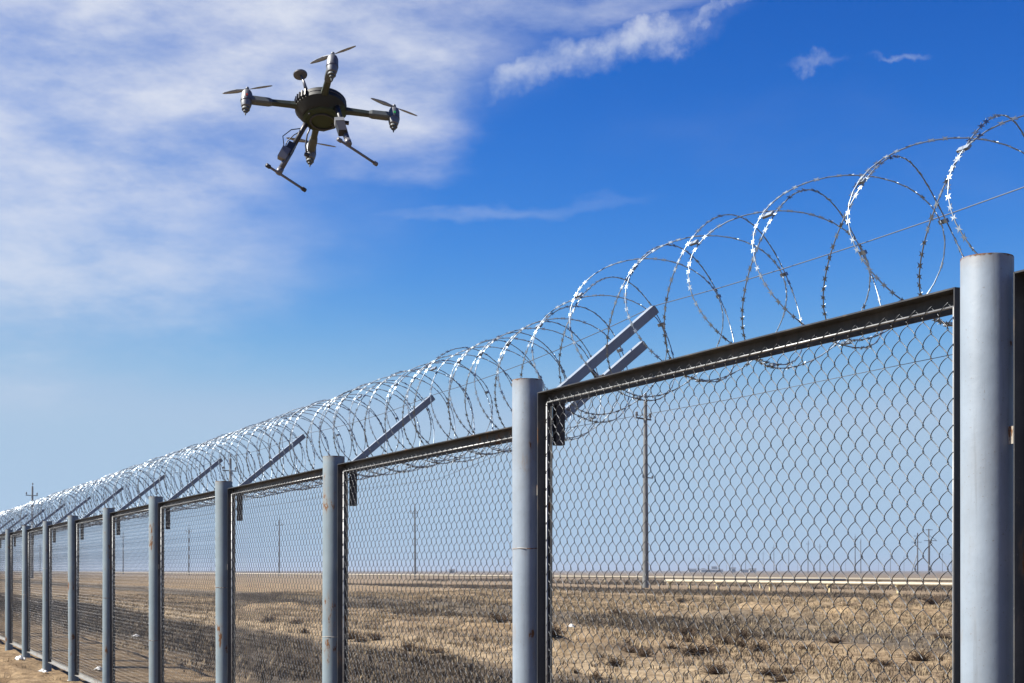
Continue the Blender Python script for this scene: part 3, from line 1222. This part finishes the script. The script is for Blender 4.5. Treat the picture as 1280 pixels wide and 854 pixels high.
o['kind'] = 'stuff'
tag(o, 'straw coloured dry grass tufts scattered over the sandy strips', 'grass')


def shrub_mesh(seed):
    r = random.Random(seed)
    mb = MB()
    for i in range(95):
        a = r.uniform(0, 6.283)
        el = r.uniform(.15, 1.45)
        ln = r.uniform(.35, .62) * (0.75 + .25 * math.sin(el))
        p = Vector((r.uniform(-.05, .05), r.uniform(-.05, .05), -.03))
        d = Vector((math.cos(a) * math.cos(el), math.sin(a) * math.cos(el), math.sin(el)))
        pts = [p]
        for k in range(3):
            d = (d + Vector((r.uniform(-.35, .35), r.uniform(-.35, .35), r.uniform(-.2, .3)))).normalized()
            p = p + d * ln / 3
            pts.append(p)
        mb.tube(pts, [.010, .008, .006, .003], 3, caps=False)
        for k in range(3):
            s = pts[r.choice((1, 2, 3))]
            e = s + Vector((r.uniform(-.15, .15), r.uniform(-.15, .15), r.uniform(0, .16)))
            mb.tube([s, e], [.006, .003], 3, caps=False)
    me = mb.mesh('dry_shrub')
    me.materials.append(M['shrub'])
    return me


sm = [shrub_mesh(s) for s in (1, 2, 3, 4)]
shrubs = [(790, 817, 1.2), (806, 820, 1.0), (870, 818, 1.3), (884, 815, 1.1), (858, 797, 1.0), (862, 803, .9), (930, 800, .9), (925, 808, 1.0), (768, 828, .8), (782, 806, .9),
          (840, 812, .8), (1090, 828, .7), (960, 845, .8), (985, 842, .8), (975, 848, .7), (620, 785, 1.2), (606, 779, 1.0), (632, 779, 1.1), (545, 783, .9), (574, 778, 1.0),
          (586, 782, .9), (470, 800, .9), (510, 812, .9), (525, 815, .9), (545, 818, 1.0), (440, 797, 1.0), (450, 800, 1.0), (845, 768, 1.3), (852, 762, 1.2), (772, 771, 1.2),
          (1165, 770, 1.1), (1060, 768, 1.1), (895, 840, .8), (745, 848, .8), (720, 838, .7), (1180, 800, .9), (370, 780, 1.1), (380, 790, 1.0), (335, 778, 1.2), (655, 815, .9),
          (1105, 832, .7), (1150, 826, .8), (1010, 812, .8), (1045, 806, .9), (948, 814, .9), (905, 806, 1.0), (690, 815, .9), (712, 812, 1.0), (735, 812, .8), (595, 800, .8)]
shrubs += [(px + k, py + k * .1, r * .75) for px, py, r in PIT_LIST for k in (-3, 4)]  # dark shrubs added in the pits to stand for the holes' darkness
for i, (px, py, s) in enumerate(shrubs):
    x, y = ground_at(px, py)
    o = link('dry_shrub', sm[i % 4])
    o.location = (x, y, gz(x, y))
    o.rotation_euler = (0, 0, rnd.uniform(0, 6.28))
    k = s * rnd.uniform(.55, 1.05)
    o.scale = (k, k * rnd.uniform(.6, 1.1), k * rnd.uniform(.3, .55))
    q = q_of(x, y)
    where = 'in the dark scrub next to the fence' if q < 7.5 else ('beside the bare sandy track' if q < 12 else ('on the strip between track and sandy bank' if q < 22 else 'on the sandy bank before the pipeline'))
    tag(o, 'dry reddish brown shrub ' + where, 'shrub', 'dry shrubs ' + where)


# litter: crumpled scraps
def scrap_mesh(seed):
    r = random.Random(seed)
    mb = MB()
    nu, nv = 7, 7
    top = []
    for j in range(nv):
        for i in range(nu):
            x, y = (i / (nu - 1) - .5), (j / (nv - 1) - .5)
            e = max(0, 1 - 2.2 * math.hypot(x, y))
            top.append(Vector((x * .28 + r.uniform(-.03, .03), y * .2 + r.uniform(-.03, .03), .02 + .10 * e + r.uniform(0, .05))))
    bot = [v - Vector((0, 0, .012)) for v in top]
    n = nu * nv
    fs = []
    for j in range(nv - 1):
        for i in range(nu - 1):
            a = j * nu + i
            fs.append((a, a + 1, a + nu + 1, a + nu))
            fs.append((n + a, n + a + nu, n + a + nu + 1, n + a + 1))
    for i in range(nu - 1):
        fs.append((i, n + i, n + i + 1, i + 1))
        a = (nv - 1) * nu + i
        fs.append((a, a + 1, n + a + 1, n + a))
    for j in range(nv - 1):
        a = j * nu
        fs.append((a, a + nu, n + a + nu, n + a))
        a = j * nu + nu - 1
        fs.append((a, n + a, n + a + nu, a + nu))
    mb.add(top + bot, fs)
    me = mb.mesh('plastic_scrap', True)
    me.materials.append(M['litter'])
    return me


sc = [scrap_mesh(s) for s in (11, 12, 13)]
scraps = [(26, 829.5, .85, 'crumpled white plastic bag against the foot of a far fence post'),
          (53, 839, 0.5, 'small white plastic scrap at the foot of a fence post'), (57, 846, .35, 'small white plastic scrap at the foot of a fence post'),
          (170, 797, .7, 'white plastic scrap lying among the scrub behind the mesh'), (124, 840, .6, 'white plastic scrap lying among the scrub behind the mesh'),
          (714, 786, .9, 'white plastic scrap lying among the scrub behind the mesh'), (88, 853, .4, 'small white plastic scrap at the foot of a fence post')]
for i, (px, py, s, lb) in enumerate(scraps):
    x, y = ground_at(px, py)
    o = link('plastic_scrap', sc[i % 3])
    o.location = (x, y, gz(x, y) + .0)
    o.rotation_euler = (0, 0, rnd.uniform(0, 6.28))
    o.scale = (s, s, s)
    tag(o, lb, 'litter', None if i == 0 else ('litter in the scrub' if 'scrub' in lb else 'litter at the post feet'))


# ------------------------------------------------------------------ drone
def make_drone():
    D = {}
    D['body'] = mat('drone_body', (0.007, 0.0085, 0.0065), 0.62, var=0.2, vscale=9)
    D['belly'] = mat('drone_belly_green_bounce', (0.020, 0.033, 0.008), 0.7, var=0.2, vscale=14)  # green reflected up from the grass is put into this olive
    D['arm'] = mat('drone_arm', (0.028, 0.038, 0.025), 0.5, var=0.12, vscale=12)
    D['armtip'] = mat('drone_arm_tip', (0.082, 0.094, 0.092), 0.6, var=0.1, vscale=12)
    D['motor'] = mat('drone_motor', (0.15, 0.157, 0.165), 0.5, 0.5, var=0.1, vscale=30)
    D['motor_dark'] = mat('drone_motor_dark', (0.10, 0.10, 0.11), 0.4, 0.5)
    D['black'] = mat('drone_black', (0.022, 0.022, 0.026), 0.45)
    D['grey'] = mat('drone_grey', (0.13, 0.13, 0.14), 0.4, 0.2)
    D['prop'] = mat('drone_propeller', (0.26, 0.27, 0.28), 0.4)
    D['white'] = mat('drone_label', (0.16, 0.165, 0.175), 0.5)
    D['green'] = mat('drone_lamp_green', (0.05, 0.5, 0.12), 0.3)
    D['red'] = mat('drone_lamp_red', (0.45, 0.06, 0.03), 0.3)
    rt = empty('quadcopter_drone')
    dep = 5.86
    rt.location = (-0.133 * dep, dep, EYE + 0.3192 * dep)
    rt.rotation_euler = (Matrix.Rotation(R_(-20), 3, 'X') @ Matrix.Rotation(R_(12), 3, 'Z')).to_euler()
    X, Y, Z = Vector((1, 0, 0)), Vector((0, 1, 0)), Vector((0, 0, 1))
    # body: a rounded hull, a little longer than wide, tapering to the belly
    mb = MB()
    prof = [(.030, -.034), (.072, -.033), (.080, -.026), (.099, -.002), (.104, .004), (.104, .034), (.098, .041), (.066, .050), (.030, .054)]
    Mx = Matrix.Rotation(R_(40), 4, 'Z') @ Matrix.Diagonal((.93, 1.06, 1, 1))
    mb.lathe(prof, 32, Mx)
    body = mb.build('body', D['body'], rt, True, sharp=20)
    mb = MB()
    mb.lathe([(.100, -.0035), (.083, -.0262), (.079, -.037), (.068, -.043), (.02, -.0435)], 10, Matrix.Translation((.008, .008, 0)) @ Mx)
    be = mb.build('belly_plate', D['belly'], body, False)
    mb = MB()
    pts = [Vector((.012 + .049 * math.cos(a), .010 + .049 * math.sin(a), -.046)) for a in [2 * math.pi * k / 28 for k in range(28)]]
    mb.tube(pts, .0042, 6, closed=True)
    mb.build('belly_ring', D['black'], body, True)
    for i, (x, y) in enumerate(((.03, -.035), (.05, .02), (-.03, .04), (-.045, -.03))):
        mb = MB()
        mb.lathe([(.004, -.047), (.0045, -.043)], 8, Matrix.Translation((x, y, -.0012)))
        mb.build('screw', D['black'], body)
    for zr, rr_ in ((.0205, .1046), (.0475, .0765)):        # seams of the hull
        mb = MB()
        mb.tube([Mx @ Vector((rr_ * math.cos(a), rr_ * math.sin(a), zr)) for a in [2 * math.pi * k / 36 for k in range(36)]], .0011, 5, closed=True)
        mb.build('hull_seam', D['motor_dark'], body, True)
    # vents on the dark side band
    for k in range(7):
        a = R_(175 + 9 * k)
        c = Vector((.101 * math.cos(a), .101 * math.sin(a), .02))
        rad = Vector((math.cos(a), math.sin(a), 0))
        mb = MB()
        mb.box(c, rad, rad.cross(Z), Z, .014, .006, .028)
        mb.build('vent_rib', D['black'], body)
    # arms, motors, propellers
    for i, (mx, my, la) in enumerate(((-.297, .004, 'red'), (.299, -.010, 'green'), (.022, -.276, None), (-.017, .296, None))):
        d = Vector((mx, my, 0))
        L = d.length
        d.normalize()
        s = Z.cross(d)
        arm = MB()

        def sect(t, w, h, z):
            c = d * t + Z * z
            return [c + s * (w / 2) + Z * (h * .30), c + s * (w * .3) + Z * (h / 2), c - s * (w * .3) + Z * (h / 2), c - s * (w / 2) + Z * (h * .30),
                    c - s * (w / 2) - Z * (h * .30), c - s * (w * .3) - Z * (h / 2), c + s * (w * .3) - Z * (h / 2), c + s * (w / 2) - Z * (h * .30)]

        def loft(mb_, secs):
            vs_ = [v for q in secs for v in q]
            fs = []
            for a in range(len(secs) - 1):
                for k in range(8):
                    l = (k + 1) % 8
                    fs.append((a * 8 + k, a * 8 + l, (a + 1) * 8 + l, (a + 1) * 8 + k))
            fs.append(tuple(reversed(range(8))))
            fs.append(tuple((len(secs) - 1) * 8 + k for k in range(8)))
            mb_.add(vs_, fs)
        loft(arm, [sect(.075, .036, .030, .012), sect(.12, .027, .024, .012), sect(L * .66, .025, .022, .010)])
        ao = arm.build('arm', D['arm'], rt)
        tip = MB()
        loft(tip, [sect(L * .655, .026, .023, .010), sect(L * .70, .034, .029, .010), sect(L - .03, .034, .031, .010), sect(L - .008, .028, .028, .010)])
        tip.build('arm_sleeve', D['armtip'], ao)
        T = Matrix.Translation((mx, my, 0))
        mo = MB()
        mo.lathe([(.012, -.032), (.019, -.026), (.0225, -.012), (.0235, .012), (.0225, .034), (.018, .046), (.010, .050)], 20, T)
        mot = mo.build('motor', D['motor'], rt, True, sharp=35)
        b2 = MB()
        b2.lathe([(.0237, -.004), (.0243, -.001), (.0243, .004), (.0237, .007)], 20, T)
        b2.build('motor_band', D['motor_dark'], mot, True)
        b3 = MB()
        b3.lathe([(.016, -.0325), (.0165, -.040), (.010, -.043), (.010, -.050), (.0045, -.053), (.002, -.066)], 14, T)
        b3.build('motor_foot', D['armtip'], mot, True, sharp=30)
        b4 = MB()
        b4.lathe([(.006, .050), (.006, .060), (.008, .062), (.006, .068), (.001, .072)], 12, T)
        b4.build('shaft_nut', D['motor'], mot, True)
        # two-blade propeller at rest
        pa = R_((155, 20, 140, 5)[i])
        pd = Vector((math.cos(pa), math.sin(pa), 0))
        ps = Z.cross(pd)
        pr = MB()
        for sg in (1, -1):
            secs = []
            for t, w, tw in ((.004, .009, .5), (.02, .013, .42), (.045, .019, .30), (.075, .016, .2), (.100, .010, .12), (.108, .004, .1)):
                c = Vector((mx, my, .058)) + pd * (t * sg)
                wv = (ps * sg * math.cos(tw) + Z * math.sin(tw)) * w / 2
                nv = Z * .0011
                secs.append([c + wv, c + nv, c - wv, c - nv])
            vs_ = [v for q in secs for v in q]
            fs = []
            for a in range(len(secs) - 1):
                for k in range(4):
                    l = (k + 1) % 4
                    fs.append((a * 4 + k, a * 4 + l, (a + 1) * 4 + l, (a + 1) * 4 + k))
            fs.append((3, 2, 1, 0))
            e = (len(secs) - 1) * 4
            fs.append((e, e + 1, e + 2, e + 3))
            pr.add(vs_, fs)
        pr.build('propeller', D['prop'], rt, True)
        if la:
            lm = MB()
            lm.box(Vector((mx, my, .016)) + Vector((0.0, -.0235, 0)), X, Y, Z, .008, .004, .009)
            lm.build('lamp', D[la], mot)
    # GPS puck on a mast
    mb = MB()
    mb.tube([(-.066, -.066, .045), (-.076, -.058, .085), (-.090, -.049, .122)], [.0075, .006, .005], 8)
    ma = mb.build('mast', D['grey'], rt, True)
    mb = MB()
    ax = Vector((-.12, .1, 1)).normalized()
    Mt = Matrix.Translation((-.091, -.048, .122)) @ Z.rotation_difference(ax).to_matrix().to_4x4()
    mb.lathe([(.012, -.004), (.028, 0), (.029, .005), (.024, .009), (.008, .011)], 20, Mt)
    mb.build('antenna_puck', D['grey'], ma, True, sharp=40)
    # landing gear
    for side, (a, b, s0, s1) in enumerate((((-.050, .046, -.030), (-.148, .080, -.262), (-.197, .034, -.270), (-.038, .170, -.270)),
                                           ((.062, -.060, -.022), (.106, -.168, -.262), (.066, -.193, -.270), (.228, -.066, -.270)))):
        a, b, s0, s1 = Vector(a), Vector(b), Vector(s0), Vector(s1)
        mb = MB()
        mb.tube([a, a.lerp(b, .12), a.lerp(b, .55)], [.013, .0105, .010], 10)
        lg = mb.build('leg', D['black'], rt, True)
        mb = MB()
        mb.tube([a.lerp(b, .55), a.lerp(b, .97)], [.0125, .0115], 10)
        mb.build('leg_sleeve', D['motor_dark'], lg, True)
        mb = MB()
        mb.tube([a.lerp(b, .93), b + (b - a).normalized() * .008], [.0135, .0135], 10)
        mb.build('leg_joint', D['grey'], lg, True)
        mb = MB()
        mb.tube([s0, s1], .0052, 8)
        sk = mb.build('skid', D['grey'], rt, True)
        for e, o2 in ((s0, s1), (s1, s0)):
            mb = MB()
            dd_ = (o2 - e).normalized()
            mb.tube([e - dd_ * .004, e + dd_ * .014], .0085, 8)
            mb.build('skid_cap', D['black'] if side == 0 else D['grey'], sk, True)
        # boxes strapped to the legs
        lx = (b - a).normalized()
        if side == 0:
            c = a.lerp(b, .66) + Vector((-.018, -.008, -.004))
            ly = lx.cross(Vector((0, 1, 0))).normalized()
            lz = lx.cross(ly)
            mb = MB()
            mb.box(c, lx, ly, lz, .052, .034, .030)
            bx = mb.build('camera_box', D['grey'], rt)
            mb = MB()
            mb.box(a.lerp(b, .56) + Vector((-.006, -.006, 0)), lx, ly, lz, .05, .030, .030)
            mb.build('battery', D['black'], rt)
            for k in range(3):
                s = a.lerp(b, .12 + .05 * k)
                e = c + Vector((0, 0, .02))
                o3 = Vector((-.035 + .02 * k, -.02 + .025 * k, .01))
                mb = MB()
                mb.tube([s, s.lerp(e, .3) + o3 * .8, s.lerp(e, .65) + o3, e], .0022, 5)
                mb.build('cable', D['black'], rt, True)
        else:
            c = a.lerp(b, .62) + Vector((-.012, -.010, 0))
            ly = lx.cross(Vector((0, 1, 0))).normalized()
            lz = lx.cross(ly)
            mb = MB()
            mb.box(c, lx, ly, lz, .085, .034, .028)
            bx = mb.build('receiver_box', D['black'], rt)
            mb = MB()
            mb.box(c - lx * .040 + ly * .0 - lz * .0, lx, ly, lz, .024, .037, .031)
            mb.build('label_plate', D['white'], bx)
    # hanging cable with plug under the belly
    mb = MB()
    mb.tube([(-.03, .055, -.035), (-.045, .075, -.07), (-.048, .085, -.115), (-.040, .095, -.150)], .0038, 6)
    cb = mb.build('hanging_cable', D['black'], rt, True)
    mb = MB()
    mb.tube([(-.048, .098, -.147), (-.030, .094, -.156)], .009, 8)
    mb.build('plug', D['black'], cb, True)
    mb = MB()
    mb.box((.105, .035, -.016), X, Y, Z, .03, .012, .012)
    mb.build('side_port', D['black'], rt)
    tag(rt, 'dark quadcopter drone, olive from painted-in grass reflection, with splayed landing skids hovering in the sky', 'drone')


make_drone()

# ------------------------------------------------------------------ air
def haze():
    mb = MB()
    mb.abox(-7600, 7600, -7600, 7600, -3.0, 20.5)
    m = bpy.data.materials.new('haze')
    m.use_nodes = True
    g = NT(m.node_tree)
    out = g.n('ShaderNodeOutputMaterial')
    v = g.n('ShaderNodeVolumePrincipled')
    v.inputs['Color'].default_value = (0.50, 0.59, 0.72, 1)
    v.inputs['Density'].default_value = 0.00032
    v.inputs['Anisotropy'].default_value = 0.2
    g.put(out.inputs['Volume'], v.outputs[0])
    o = mb.build('haze', m)
    o['kind'] = 'stuff'
    o['label'] = 'pale thin haze lying over the steppe'
    o['category'] = 'haze'


haze()
